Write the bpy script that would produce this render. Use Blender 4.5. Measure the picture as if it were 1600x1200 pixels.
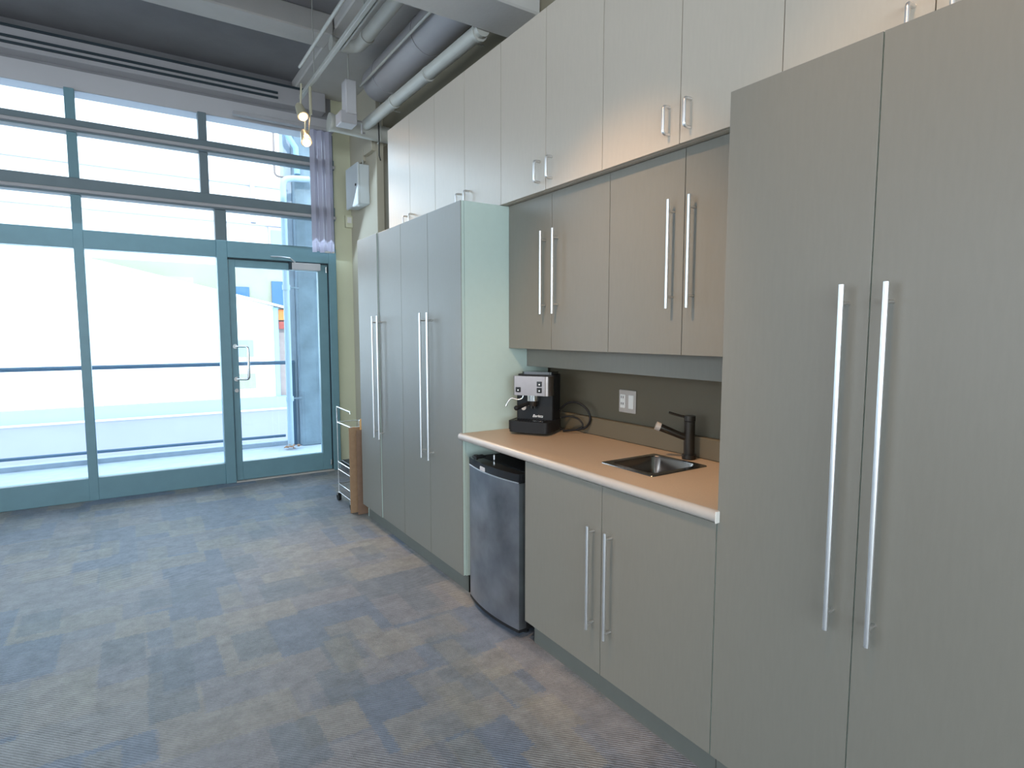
import bpy, bmesh, math, random
from mathutils import Vector, Matrix
random.seed(7)
for o in list(bpy.data.objects): bpy.data.objects.remove(o)
SC = bpy.context.scene
COL = SC.collection
# ---------------------------------------------------------------- camera
cam_d = bpy.data.cameras.new('camera'); cam = bpy.data.objects.new('camera', cam_d); COL.objects.link(cam)
cam_d.sensor_width = 36; cam_d.lens = 36*911.9/1600; cam_d.clip_start = .02; cam_d.clip_end = 200
yaw, pit = math.radians(33.218), math.radians(5.039)
cam.location = (0, 0, 1.458)
cam.rotation_euler = (math.pi/2-pit, 0, -yaw)
SC.camera = cam
# ---------------------------------------------------------------- colour management
SC.view_settings.view_transform = 'Standard'; SC.view_settings.look = 'None'
SC.view_settings.gamma = 1; SC.view_settings.use_curve_mapping = False
SC.view_settings.exposure = 0.52
# ---------------------------------------------------------------- sky
W = bpy.data.worlds.new('sky'); SC.world = W; W.use_nodes = True
bg = W.node_tree.nodes['Background']
bg.inputs[0].default_value = (.68, .84, 1.0, 1); bg.inputs[1].default_value = 3.0
# ---------------------------------------------------------------- lights
def area(name, loc, target, sx, sy, power, color, spread=180):
    d = bpy.data.lights.new(name, 'AREA'); d.shape = 'RECTANGLE'; d.size = sx; d.size_y = sy
    d.energy = power; d.color = color; d.spread = math.radians(spread)
    o = bpy.data.objects.new(name, d); COL.objects.link(o); o.location = loc
    o.rotation_euler = (Vector(target)-Vector(loc)).to_track_quat('-Z', 'Y').to_euler(); return o
def spot(name, loc, target, power, color, ang=60, blend=.6, r=.04):
    d = bpy.data.lights.new(name, 'SPOT'); d.energy = power; d.color = color; d.spot_size = math.radians(ang)
    d.spot_blend = blend; d.shadow_soft_size = r
    o = bpy.data.objects.new(name, d); COL.objects.link(o); o.location = loc
    o.rotation_euler = (Vector(target)-Vector(loc)).to_track_quat('-Z', 'Y').to_euler(); return o
WARM = (1.0, .66, .38)
area('daylight_from_rear_windows', (-1.9, -4.7, 1.8), (.2, 0, 1.5), 5.4, 2.2, 150, (.86, .97, 1.0))
area('added_fill_left', (-4.7, .2, 1.9), (0, 1.4, 1.3), 4.6, 2.4, 22, (1.0, .90, .77))  # added soft warm fill for the cabinet fronts, no window known on this side
area('daylight_through_front_glazing', (.5, 6.45, 2.0), (.4, 4.2, 0), 3.0, 3.2, 52, (.62, .82, 1.0))
spot('track_lamp_counter', (.35, 1.55, 3.25), (1.95, 2.0, .91), 115, WARM, 52, .8)
spot('track_lamp_tall_cabinet', (.35, .55, 3.25), (1.6, .55, 1.7), 40, WARM, 60, .9)
sun_d = bpy.data.lights.new('sun', 'SUN'); sun_d.energy = 2.4; sun_d.angle = .02; sun_d.color = (1, .95, .88)
sun = bpy.data.objects.new('sun', sun_d); COL.objects.link(sun)
sun.rotation_euler = Vector((.25, 1, -.75)).to_track_quat('-Z', 'Y').to_euler()

# ---------------------------------------------------------------- materials
def new_mat(name):
    m = bpy.data.materials.new(name); m.use_nodes = True; return m, m.node_tree.nodes, m.node_tree.links, m.node_tree.nodes['Principled BSDF']
def mat(name, col, rough=.5, metal=0, noise=0, nscale=8, bump=0, bscale=200, stretch=(1,1,1), emit=None, spec=None, coat=0):
    m, N, L, b = new_mat(name)
    b.inputs['Base Color'].default_value = (*col, 1); b.inputs['Roughness'].default_value = rough
    b.inputs['Metallic'].default_value = metal
    if spec is not None: b.inputs['Specular IOR Level'].default_value = spec
    if coat: b.inputs['Coat Weight'].default_value = coat; b.inputs['Coat Roughness'].default_value = .1
    tc = N.new('ShaderNodeTexCoord'); mp = N.new('ShaderNodeMapping'); mp.inputs['Scale'].default_value = stretch
    L.new(tc.outputs['Object'], mp.inputs[0])
    if noise:
        n = N.new('ShaderNodeTexNoise'); n.inputs['Scale'].default_value = nscale; n.inputs['Detail'].default_value = 5
        L.new(mp.outputs[0], n.inputs[0])
        mx = N.new('ShaderNodeMix'); mx.data_type = 'RGBA'
        mx.inputs[6].default_value = (*[c*(1-noise) for c in col], 1); mx.inputs[7].default_value = (*[min(1, c*(1+noise)) for c in col], 1)
        L.new(n.outputs[0], mx.inputs[0]); L.new(mx.outputs[2], b.inputs['Base Color'])
    if bump:
        n2 = N.new('ShaderNodeTexNoise'); n2.inputs['Scale'].default_value = bscale; n2.inputs['Detail'].default_value = 3
        L.new(mp.outputs[0], n2.inputs[0]); bp = N.new('ShaderNodeBump'); bp.inputs['Strength'].default_value = bump; bp.inputs['Distance'].default_value = .01
        L.new(n2.outputs[0], bp.inputs['Height']); L.new(bp.outputs[0], b.inputs['Normal'])
    if emit: b.inputs['Emission Color'].default_value = (*emit[0], 1); b.inputs['Emission Strength'].default_value = emit[1]
    return m
def glass_mat(name, tint=(1,1,1), rough=.0):
    m, N, L, b = new_mat(name); N.remove(b)
    out = [n for n in N if n.type == 'OUTPUT_MATERIAL'][0]
    t = N.new('ShaderNodeBsdfTransparent'); t.inputs[0].default_value = (*tint, 1)
    g = N.new('ShaderNodeBsdfGlossy'); g.inputs['Roughness'].default_value = rough
    f = N.new('ShaderNodeFresnel'); f.inputs[0].default_value = 1.45
    mx = N.new('ShaderNodeMixShader'); L.new(f.outputs[0], mx.inputs[0]); L.new(t.outputs[0], mx.inputs[1]); L.new(g.outputs[0], mx.inputs[2])
    L.new(mx.outputs[0], out.inputs[0]); return m

M = {}
M['lam'] = mat('grey_green_laminate', (.205, .192, .163), .40, noise=.05, nscale=90, bump=.05, bscale=500, stretch=(1,1,.15), spec=.42)
M['lam_up'] = mat('pale_beige_laminate', (.50, .43, .355), .30, noise=.05, nscale=90, bump=.04, bscale=500, stretch=(1,1,.15), spec=.6)
M['mint'] = mat('pale_mint_melamine', (.53, .64, .59), .42, noise=.03, nscale=30)
M['kick'] = mat('grey_green_plinth', (.125, .13, .115), .5, noise=.08, nscale=20)
M['steel'] = mat('brushed_steel', (.80, .80, .81), .36, 1, noise=.04, nscale=60, stretch=(1,1,.05))
M['sinksteel'] = mat('sink_steel', (.26, .23, .21), .2, 1, noise=.1, nscale=40)
M['chrome'] = mat('chrome', (.85, .85, .87), .12, 1)
M['fridge_steel'] = mat('smudged_fridge_steel', (.33, .34, .37), .28, .9, noise=.8, nscale=5, bump=.02, bscale=40)
M['black'] = mat('black_plastic', (.010, .010, .011), .5, noise=.2, nscale=20, spec=.3)
M['blackgloss'] = mat('gloss_black_plastic', (.01, .01, .012), .12, coat=.5)
M['dark'] = mat('dark_metal', (.05, .045, .04), .3, .8)
M['counter'] = mat('speckled_beige_worktop', (.50, .37, .265), .38, noise=.12, nscale=180)
M['nosing'] = mat('cream_worktop_edge', (.46, .41, .37), .3, noise=.05, nscale=60)
M['splash'] = mat('taupe_painted_wall', (.125, .105, .07), .7, noise=.08, nscale=5, bump=.05)
M['machsteel'] = mat('machine_steel_floor_reflection', (.27, .235, .225), .30, 1, noise=.08, nscale=60)  # steel darkened and pinkish: reflection of the floor put into the base colour
M['white'] = mat('white_plastic', (.78, .76, .72), .35)
M['whitebox'] = mat('grey_white_enamel', (.62, .66, .68), .4, noise=.06, nscale=6)
M['pea'] = mat('pale_olive_painted_wall', (.66, .645, .47), .75, noise=.08, nscale=3, bump=.05, bscale=150)
M['tan'] = mat('tan_painted_pilaster', (.50, .455, .36), .75, noise=.06, nscale=3, bump=.05, bscale=150)
M['olive'] = mat('brown_painted_wall', (.22, .19, .13), .8, noise=.10, nscale=3)
M['wallwhite'] = mat('off_white_wall', (.70, .69, .64), .8, noise=.04, nscale=3)
M['ceil'] = mat('dark_painted_ceiling_deck', (.25, .24, .25), .85, noise=.25, nscale=3, bump=.2, bscale=20)
M['beam'] = mat('pale_grey_painted_concrete', (.56, .53, .50), .8, noise=.10, nscale=4, bump=.1, bscale=40)
M['duct'] = mat('lavender_grey_painted_duct', (.40, .38, .39), .6, noise=.08, nscale=4)
M['pipe'] = mat('cream_grey_painted_pipe', (.46, .45, .41), .5, noise=.08, nscale=8)
M['header'] = mat('lilac_grey_header', (.50, .48, .49), .7, noise=.06, nscale=4)
M['teal'] = mat('teal_painted_frame', (.15, .27, .31), .42, noise=.10, nscale=10)
M['teald'] = mat('dark_teal_gasket', (.02, .035, .045), .6)
M['slate'] = mat('slate_blue_grey_transom', (.15, .19, .21), .45, noise=.10, nscale=10)
M['glass'] = glass_mat('clear_glass', (.93, .97, .98))
M['blind'] = mat('translucent_lavender_blind', (.62, .60, .68), .6)
_b = M['blind'].node_tree.nodes['Principled BSDF']; 
_n, _l = M['blind'].node_tree.nodes, M['blind'].node_tree.links
_t = _n.new('ShaderNodeBsdfTranslucent'); _t.inputs[0].default_value = (.70, .68, .76, 1); _x = _n.new('ShaderNodeMixShader'); _x.inputs[0].default_value = .55
_l.new(_b.outputs[0], _x.inputs[1]); _l.new(_t.outputs[0], _x.inputs[2]); _l.new(_x.outputs[0], [q for q in _n if q.type == 'OUTPUT_MATERIAL'][0].inputs[0])
M['board'] = mat('brown_corrugated_cardboard', (.34, .21, .12), .85, noise=.2, nscale=30)
M['boardd'] = mat('dark_brown_cardboard', (.22, .13, .085), .85, noise=.2, nscale=30)
M['wood'] = mat('orange_tan_kraft_tube', (.62, .34, .13), .6, noise=.1, nscale=20)
M['conc'] = mat('weathered_blue_grey_concrete', (.17, .225, .27), .85, noise=.55, nscale=4, bump=.3, bscale=30)
M['slab'] = mat('balcony_concrete', (.38, .44, .52), .85, noise=.18, nscale=9, bump=.2)
M['siding'] = mat('white_siding', (.80, .80, .80), .7, noise=.03, nscale=3)
M['cream'] = mat('cream_stucco', (.30, .31, .24), .8, noise=.14, nscale=2)
M['paleblue'] = mat('pale_blue_trim', (.26, .44, .62), .6)
M['lilac'] = mat('pale_lilac_concrete', (.36, .36, .46), .8, noise=.06, nscale=2)
M['downpipe'] = mat('pale_blue_downpipe', (.36, .46, .54), .45, noise=.06, nscale=10)
M['bluewin'] = mat('blue_tinted_window', (.035, .12, .26), .25)
M['orange'] = mat('orange_awning_cloth', (.75, .20, .05), .8)
M['redbrown'] = mat('red_brown_awning_cloth', (.30, .06, .05), .8)
M['fencebr'] = mat('grey_brown_boards', (.28, .23, .22), .8, noise=.2, nscale=10)
M['rail'] = mat('dark_blue_railing_paint', (.06, .12, .19), .5)
M['leaf'] = mat('dry_brown_leaf', (.30, .16, .09), .8)
M['brass'] = mat('cream_lamp_housing', (.55, .50, .36), .35, .3)
M['bulb'] = mat('lit_halogen_bulb', (1, .8, .6), .3, emit=((1.0, .62, .38), 9))
M['led'] = mat('white_button_mark', (.85, .85, .85), .4)

# carpet: overlapping printed rectangles of slate blue, grey and beige over a fine ribbed loop
def carpet():
    m, N, L, b = new_mat('patchwork_carpet')
    b.inputs['Roughness'].default_value = .5; b.inputs['Specular IOR Level'].default_value = .5
    geo = N.new('ShaderNodeNewGeometry'); sep = N.new('ShaderNodeSeparateXYZ')
    wob = N.new('ShaderNodeTexNoise'); wob.inputs['Scale'].default_value = 110; wob.inputs['Detail'].default_value = 3
    L.new(geo.outputs['Position'], wob.inputs[0])
    vm = N.new('ShaderNodeVectorMath'); vm.operation = 'MULTIPLY_ADD'
    L.new(wob.outputs['Color'], vm.inputs[0]); vm.inputs[1].default_value = (.05, .05, 0); L.new(geo.outputs['Position'], vm.inputs[2])
    L.new(vm.outputs[0], sep.inputs[0])
    def mth(op, a, c=None, d=None):
        n = N.new('ShaderNodeMath'); n.operation = op
        for i, v in enumerate((a, c, d)):
            if v is None: continue
            if isinstance(v, (int, float)): n.inputs[i].default_value = v
            else: L.new(v, n.inputs[i])
        return n.outputs[0]
    def cells(sx, sy, ox, oy, jit):
        # a brick-like grid of rectangles: each row is shifted by its own random amount
        r = mth('FLOOR', mth('ADD', mth('DIVIDE', sep.outputs['Y'], sy), oy))
        wn = N.new('ShaderNodeTexWhiteNoise'); wn.noise_dimensions = '1D'; L.new(mth('ADD', r, ox*7.3), wn.inputs['W'])
        c = mth('FLOOR', mth('ADD', mth('DIVIDE', sep.outputs['X'], sx), mth('ADD', mth('MULTIPLY', wn.outputs[0], jit), ox)))
        cb = N.new('ShaderNodeCombineXYZ'); L.new(c, cb.inputs[0]); L.new(r, cb.inputs[1]); cb.inputs[2].default_value = ox*3.1+oy
        w2 = N.new('ShaderNodeTexWhiteNoise'); w2.noise_dimensions = '3D'; L.new(cb.outputs[0], w2.inputs[0])
        return w2.outputs[0]
    def rng(v, a, c):
        n = N.new('ShaderNodeMapRange'); n.inputs[1].default_value = a; n.inputs[2].default_value = c; L.new(v, n.inputs[0]); return n.outputs[0]
    def mix(f, c1, c2):
        n = N.new('ShaderNodeMix'); n.data_type = 'RGBA'; L.new(f, n.inputs[0])
        for i, v in ((6, c1), (7, c2)):
            if isinstance(v, tuple): n.inputs[i].default_value = (*v, 1)
            else: L.new(v, n.inputs[i])
        return n.outputs[2]
    fine = N.new('ShaderNodeTexNoise'); fine.inputs['Scale'].default_value = 11; fine.inputs['Detail'].default_value = 9; fine.inputs['Roughness'].default_value = .85
    L.new(geo.outputs['Position'], fine.inputs[0])
    base = mix(rng(cells(.50, .34, .3, .1, 1), .1, .9), (.225, .23, .26), (.265, .255, .265))
    k1 = mth('MULTIPLY', rng(cells(.34, .42, 5.2, .6, 1), .58, .72), .75)
    base = mix(k1, base, (.16, .20, .27))
    k2 = mth('MULTIPLY', rng(cells(.23, .21, 9.7, .35, 1), .74, .80), .65)
    base = mix(k2, base, (.31, .285, .25))
    k3 = mth('MULTIPLY', rng(cells(.17, .27, 15.1, .8, 1), .78, .84), .6)
    base = mix(k3, base, (.15, .18, .215))
    k4 = mth('MULTIPLY', rng(cells(.11, .31, 21.4, .2, 1), .86, .90), .5)
    base = mix(k4, base, (.28, .27, .235))
    v = N.new('ShaderNodeHueSaturation'); L.new(base, v.inputs['Color'])
    L.new(mth('ADD', mth('MULTIPLY', fine.outputs[0], 1.9), -.04), v.inputs['Value'])
    L.new(v.outputs[0], b.inputs['Base Color'])
    # ribs
    wv = N.new('ShaderNodeTexWave'); wv.wave_type = 'BANDS'; wv.bands_direction = 'DIAGONAL'; wv.inputs['Scale'].default_value = 42
    wv.inputs['Distortion'].default_value = 1.2; wv.inputs['Detail'].default_value = 1
    L.new(geo.outputs['Position'], wv.inputs[0])
    fb = N.new('ShaderNodeTexNoise'); fb.inputs['Scale'].default_value = 260; L.new(geo.outputs['Position'], fb.inputs[0])
    h = mth('ADD', wv.outputs['Fac'], mth('MULTIPLY', fb.outputs[0], 1.2))
    bp = N.new('ShaderNodeBump'); bp.inputs['Strength'].default_value = .55; bp.inputs['Distance'].default_value = .004
    L.new(h, bp.inputs['Height']); L.new(bp.outputs[0], b.inputs['Normal'])
    return m
M['carpet'] = carpet()

# ---------------------------------------------------------------- mesh helpers
def bm_new(): return bmesh.new()
def box(bm, x0, x1, y0, y1, z0, z1, bev=0, seg=1):
    mt = Matrix.Translation(((x0+x1)/2, (y0+y1)/2, (z0+z1)/2)) @ Matrix.Diagonal((abs(x1-x0), abs(y1-y0), abs(z1-z0), 1))
    r = bmesh.ops.create_cube(bm, size=1, matrix=mt); vs = r['verts']
    if bev:
        es = list({e for v in vs for e in v.link_edges})
        bmesh.ops.bevel(bm, geom=es, offset=bev, segments=seg, affect='EDGES', profile=.5)
def cyl(bm, a, b, r, seg=14, r2=None, cap=True):
    a = Vector(a); b = Vector(b); d = b-a
    q = d.to_track_quat('Z', 'Y').to_matrix().to_4x4()
    return bmesh.ops.create_cone(bm, cap_ends=cap, segments=seg, radius1=r, radius2=r if r2 is None else r2, depth=d.length, matrix=Matrix.Translation((a+b)/2) @ q)
def tube(bm, pts, r, seg=10, closed=False):
    pts = [Vector(p) for p in pts]; rings = []; n = len(pts); up = None
    for i, p in enumerate(pts):
        if closed: t = pts[(i+1) % n]-pts[i-1]
        else: t = pts[min(i+1, n-1)]-pts[max(i-1, 0)]
        t.normalize()
        if up is None: up = t.orthogonal().normalized()
        up = (up-t*up.dot(t)).normalized(); s = t.cross(up)
        rings.append([bm.verts.new(p+(up*math.cos(k*2*math.pi/seg)+s*math.sin(k*2*math.pi/seg))*r) for k in range(seg)])
    for i in range(n if closed else n-1):
        A, B = rings[i], rings[(i+1) % n]
        for k in range(seg): bm.faces.new((A[k], A[(k+1) % seg], B[(k+1) % seg], B[k]))
    if not closed:
        bm.faces.new(list(reversed(rings[0]))); bm.faces.new(rings[-1])
def arc(p0, corner, p1, rad, n=6):
    """points rounding the corner between p0 and p1"""
    c = Vector(corner); u = (Vector(p0)-c).normalized(); v = (Vector(p1)-c).normalized()
    a, b = c+u*rad, c+v*rad
    return [a*(1-t)**2+c*2*t*(1-t)+b*t*t for t in [i/n for i in range(n+1)]]
def prism(bm, pts, axis, a, b):
    """extrude a 2-D outline along an axis (0,1,2) from a to b"""
    def P(p, t):
        l = list(p); l.insert(axis, t); return l
    A = [bm.verts.new(P(p, a)) for p in pts]; B = [bm.verts.new(P(p, b)) for p in pts]; n = len(pts)
    bm.faces.new(A); bm.faces.new(list(reversed(B)))
    for i in range(n): bm.faces.new((A[i], B[i], B[(i+1) % n], A[(i+1) % n]))
def smooth_path(pts, n=6):
    P = [Vector(p) for p in pts]; P = [P[0]]+P+[P[-1]]; out = []
    for i in range(1, len(P)-2):
        a, b, c, d = P[i-1:i+3]
        for k in range(n):
            t = k/n; out.append(.5*((2*b)+(c-a)*t+(2*a-5*b+4*c-d)*t*t+(3*b-a-3*c+d)*t**3))
    return out+[P[-1]]
def ball(bm, c, r, seg=12, sc=(1,1,1)):
    bmesh.ops.create_uvsphere(bm, u_segments=seg, v_segments=seg//2+2, radius=r, matrix=Matrix.Translation(c) @ Matrix.Diagonal((*sc, 1)))
def obj(name, bm, m, parent=None, smooth=False, kind=None, label=None):
    bmesh.ops.recalc_face_normals(bm, faces=bm.faces)
    me = bpy.data.meshes.new(name); bm.to_mesh(me); bm.free()
    me.materials.append(M[m] if isinstance(m, str) else m)
    if smooth:
        for p in me.polygons: p.use_smooth = True
        try: me.set_sharp_from_angle(angle=math.radians(40))
        except Exception: pass
    o = bpy.data.objects.new(name, me); COL.objects.link(o)
    if parent is not None:
        o.parent = parent
        bpy.context.view_layer.update()
        o.matrix_parent_inverse = parent.matrix_world.inverted()
    if kind: o['kind'] = kind
    if label: o['label'] = label
    return o
def bx(name, m, parent, *a, bev=0, kind=None, label=None, seg=1):
    bm = bm_new(); box(bm, *a, bev=bev, seg=seg); return obj(name, bm, m, parent, kind=kind, label=label)
def thing(name, label, cat, loc=(0,0,0), group=None):
    o = bpy.data.objects.new(name, None); COL.objects.link(o); o.location = loc; o.empty_display_size = .1
    o['label'] = label; o['category'] = cat
    if group: o['group'] = group
    return o
def tag(o, label, cat, group=None):
    o['label'] = label; o['category'] = cat
    if group: o['group'] = group
    return o
def struct(name, m, *a, bev=0): return bx(name, m, None, *a, bev=bev, kind='structure')

# ================================================================= room shell
CZ = 3.92
struct('floor', 'carpet', -5, 2.25, -5, 6.28, -.12, 0)
struct('ceiling', 'ceil', -5.2, 2.4, -5.2, 6.35, CZ, CZ+.2)
struct('wall_right', 'splash', 2.1, 2.3, -5, 5.43, 0, 3.2)
struct('wall_right_upper', 'olive', 2.1, 2.3, -5, 5.43, 3.2, CZ)
bm = bm_new(); box(bm, -5.2, 2.4, -5.2, -5, 0, .75); box(bm, -5.2, 2.4, -5.2, -5, 2.9, CZ); box(bm, -5.2, -3.8, -5.2, -5, .75, 2.9); box(bm, 1.5, 2.4, -5.2, -5, .75, 2.9)
obj('wall_back', bm, 'wallwhite', kind='structure')
bm = bm_new(); box(bm, -5.2, -5, -5, 6.35, 0, .7); box(bm, -5.2, -5, -5, 6.35, 3.1, CZ); box(bm, -5.2, -5, -5, -1, .7, 3.1); box(bm, -5.2, -5, 4.2, 6.35, .7, 3.1)
obj('wall_left', bm, 'wallwhite', kind='structure')
# far wall: olive strip right of the door, lilac header over the glazing
struct('wall_far', 'pea', 1.84, 2.35, 6.2, 6.4, 0, CZ)
struct('wall_far_header', 'header', -5, 1.84, 6.2, 6.4, 3.46, 3.62)
struct('wall_far_upper', 'ceil', -5, 1.84, 6.2, 6.4, 3.62, CZ)
struct('wall_far_outer', 'wallwhite', -5, -2.2, 6.2, 6.4, 0, 3.46)
struct('baseboard_far', 'teald', 1.84, 2.03, 6.185, 6.2, 0, .085)
# pilaster in the far right corner, with a stepped cap
bm = bm_new(); box(bm, 2.03, 2.3, 5.43, 6.2, 0, CZ, bev=.004)
obj('trim_1', bm, 'tan', kind='structure')
bm = bm_new(); box(bm, 1.985, 2.03, 5.43, 5.66, 3.16, 3.27, bev=.004); box(bm, 2.0, 2.03, 5.72, 5.86, 3.13, 3.25, bev=.003)
obj('trim_2', bm, 'tan', kind='structure')

# ---------------------------------------------------------------- ceiling beams, ducts and pipes
bm = bm_new(); box(bm, -5, 2.1, 2.90, 3.235, 3.30, CZ, bev=.01)
o = obj('ceiling_beam', bm, 'beam'); tag(o, 'broad pale grey concrete beam crossing the ceiling above the cabinets, nearest beam', 'beam')
bm = bm_new(); box(bm, -5, 1.45, 4.75, 5.0, 3.76, CZ, bev=.01)
o = obj('ceiling_beam', bm, 'beam'); tag(o, 'shallow pale grey beam across the ceiling between near beam and window wall', 'beam')
t = thing('linear_diffuser', 'long blue-grey slotted air diffuser high above the glazing, under the ceiling', 'vent', (.6, 6.1, 3.66))
bx('housing', 'duct', t, -1.5, 1.75, 6.06, 6.198, 3.64, 3.82, bev=.004)
for z in (3.675, 3.72, 3.80):
    bx('slot', 'teald', t, -1.4, 1.3 if z < 3.75 else 1.55, 6.045, 6.062, z, z+.018)
# big round duct above the pipe beside the wall
bm = bm_new(); cyl(bm, (1.945, 5.12, 3.63), (1.945, 3.24, 3.63), .145, 32)
t = thing('round_duct', 'large lavender grey round duct running along ceiling beside the brown wall', 'duct', (1.97, 4.3, 3.63))
obj('duct_body', bm, 'duct', t, True)
bm = bm_new(); cyl(bm, (1.945, 5.12, 3.63), (1.945, 5.155, 3.63), .145, 32, .11)
obj('end_cap', bm, 'duct', t, True)
for y in (4.9, 4.1):
    bm = bm_new(); cyl(bm, (1.945, y, 3.63), (1.945, y-.02, 3.63), .149, 32); obj('seam_collar', bm, 'duct', t, True)
# thin conduits left of the duct
bm = bm_new(); tube(bm, [(1.772, 5.1, 3.57), (1.772, 3.24, 3.57)], .012); o = obj('conduit', bm, 'pipe', smooth=True)
tag(o, 'thin cream electrical conduit running right beside the large round duct', 'conduit')
bm = bm_new(); box(bm, 1.46, 2.1, 3.24, 6.19, 3.82, CZ, bev=.01); o = obj('ceiling_rib', bm, 'beam')
tag(o, 'flat grey strip of ceiling slab between the round duct and the elbowed pipe', 'beam')
# elbowed pipe
t = thing('elbow_pipe', 'pale grey ceiling pipe that bends left in an elbow, above the hanging box', 'pipe', (1.62, 4.7, 3.68))
bm = bm_new(); pts = [(1.62, 3.24, 3.69)] + arc((1.62, 3.4, 3.69), (1.62, 4.72, 3.69), (1.2, 4.72, 3.69), .13, 8) + [(1.44, 4.72, 3.69)]
tube(bm, pts, .048, 18); obj('pipe_run', bm, 'pipe', t, True)
bm = bm_new(); cyl(bm, (1.44, 4.72, 3.69), (1.415, 4.72, 3.69), .056, 18); obj('coupling', bm, 'pipe', t, True)
bm = bm_new(); cyl(bm, (1.62, 4.5, 3.69), (1.62, 4.46, 3.69), .055, 18); obj('coupling', bm, 'pipe', t, True)
# pipe along the wall, joining the cross pipe
t = thing('wall_pipe', 'long cream grey pipe running above the upper cabinets into the near beam', 'pipe', (1.87, 4.3, 3.3))
bm = bm_new(); cyl(bm, (1.865, 5.25, 3.305), (1.908, 3.238, 3.315), .047, 20); obj('pipe_run', bm, 'pipe', t, True)
for y in (3.30, 4.0, 4.6):
    x = 1.865+(5.25-y)*.0219; bm = bm_new(); cyl(bm, (x, y, 3.307), (x, y-.025, 3.307), .053, 20); obj('coupling', bm, 'pipe', t, True)
for y in (3.56, 5.0):
    x = 1.865+(5.25-y)*.0219; bm = bm_new(); tube(bm, [(x, y, 3.35), (x+.05, y, 3.39), (2.099, y, 3.39)], .006, 8); obj('wall_bracket', bm, 'pipe', t, True)
t = thing('cross_pipe', 'thick cream pipe crossing left to right below the ceiling in the far corner', 'pipe', (1.8, 5.3, 3.28))
bm = bm_new(); cyl(bm, (1.575, 5.3, 3.292), (2.099, 5.3, 3.272), .072, 24); obj('pipe_run', bm, 'pipe', t, True)
bm = bm_new(); cyl(bm, (1.575, 5.3, 3.292), (1.555, 5.3, 3.293), .079, 24); obj('end_cap', bm, 'pipe', t, True)
bm = bm_new(); tube(bm, [(2.0, 5.225, 3.81), (2.0, 5.222, 3.3), (2.0, 5.225, 3.19), (2.0, 5.30, 3.185)], .007, 8); obj('strap', bm, 'pipe', t, True)
bm = bm_new(); tube(bm, [(1.98, 5.225, 3.36), (1.985, 5.23, 3.2), (2.01, 5.3, 3.08), (2.06, 5.40, 3.07)], .005, 8)
o = obj('loose_cable', bm, 'black', smooth=True); tag(o, 'thin dark cable looping below the cross pipe at the pilaster cap', 'cable')
# hanging box beside duct end
t = thing('hanging_box', 'tall pale grey metal box hanging from a rod left of the round duct end', 'box', (1.66, 4.95, 3.3))
bx('box_body', 'header', t, 1.60, 1.69, 4.95, 5.07, 3.28, 3.55, bev=.006)
bx('lower_box', 'duct', t, 1.56, 1.70, 4.97, 5.12, 3.20, 3.30, bev=.006)
bm = bm_new(); cyl(bm, (1.64, 5.0, 3.55), (1.64, 5.0, CZ), .007, 8); obj('hanger_rod', bm, 'pipe', t, True)
bm = bm_new(); tube(bm, [(1.70, 5.05, 3.25), (1.78, 5.1, 3.27), (1.80, 5.15, 3.20), (1.84, 5.2, 3.22)], .008, 8); obj('flex_conduit', bm, 'duct', t, True)
# light tracks (each a pair of thin rails) with spotlights
def conduit(x, y0, y1, z, r, label):
    bm = bm_new(); tube(bm, [(x, y0, z), (x, y1, z)], r, 10); box(bm, x-.02, x+.02, y1+.02, y1+.12, z, z+.03)
    for y in (y0-.4, (y0+y1)/2): cyl(bm, (x, y, z), (x, y, CZ), .004, 6)
    o = obj('conduit', bm, 'pipe', smooth=True); tag(o, label, 'conduit')
conduit(1.235, 4.95, -2.0, 3.55, .013, 'pale electrical conduit left of the light track, hung parallel to it')
t = thing('light_track', 'long cream light track running along the ceiling towards the glazing', 'track', (1.36, 3.5, 3.52))
bx('track_bar', 'pipe', t, 1.345, 1.375, -1.5, 5.45, 3.49, 3.525, bev=.003)
bx('track_bar', 'pipe', t, 1.39, 1.405, -1.5, 4.4, 3.50, 3.525, bev=.003)
for y in (5.0, 3.8, 2.5, 0):
    bm = bm_new(); cyl(bm, (1.36, y, 3.52), (1.36, y, CZ), .005, 8); obj('hanger_rod', bm, 'pipe', t)
def spotlight(loc, aim, label, stem_top):
    loc = Vector(loc); d = (Vector(aim)-loc).normalized()
    t = thing('track_spotlight', label, 'spotlight', loc, 'spotlights at the end of the light track')
    bm = bm_new(); cyl(bm, loc-d*.09, loc+d*.03, .032, 20, .045); cyl(bm, loc-d*.11, loc-d*.09, .018, 16, .032)
    obj('lamp_housing', bm, 'brass', t, True)
    bm = bm_new(); cyl(bm, loc-d*.05, (loc.x, loc.y, stem_top), .008, 10); obj('stem', bm, 'brass', t, True)
    bm = bm_new(); ball(bm, loc+d*.028, .034, 14); obj('bulb', bm, 'bulb', t, True)
    l = bpy.data.lights.new('spotlight_beam', 'SPOT'); l.energy = 55; l.color = WARM; l.spot_size = math.radians(60); l.spot_blend = .8; l.shadow_soft_size = .03
    lo = bpy.data.objects.new('spotlight_beam', l); COL.objects.link(lo); lo.location = loc+d*.09
    lo.rotation_euler = d.to_track_quat('-Z', 'Y').to_euler()
spotlight((1.29, 5.14, 3.26), (1.5, 4.3, 1.9), 'upper small cream spotlight with glowing bulb on the light track end', 3.50)
spotlight((1.31, 5.12, 3.05), (1.3, 3.7, 1.0), 'lower glowing spotlight hanging in front of the upper glazing', 3.25)
bm = bm_new(); cyl(bm, (1.36, 5.14, 3.27), (1.36, 5.14, 3.5), .012, 10); cyl(bm, (1.33, 5.13, 3.05), (1.36, 5.14, 3.3), .006, 8)
o = obj('lamp_drop_rod', bm, 'brass'); tag(o, 'thin drop rod carrying the two glowing spotlights below the track', 'rod')

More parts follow.
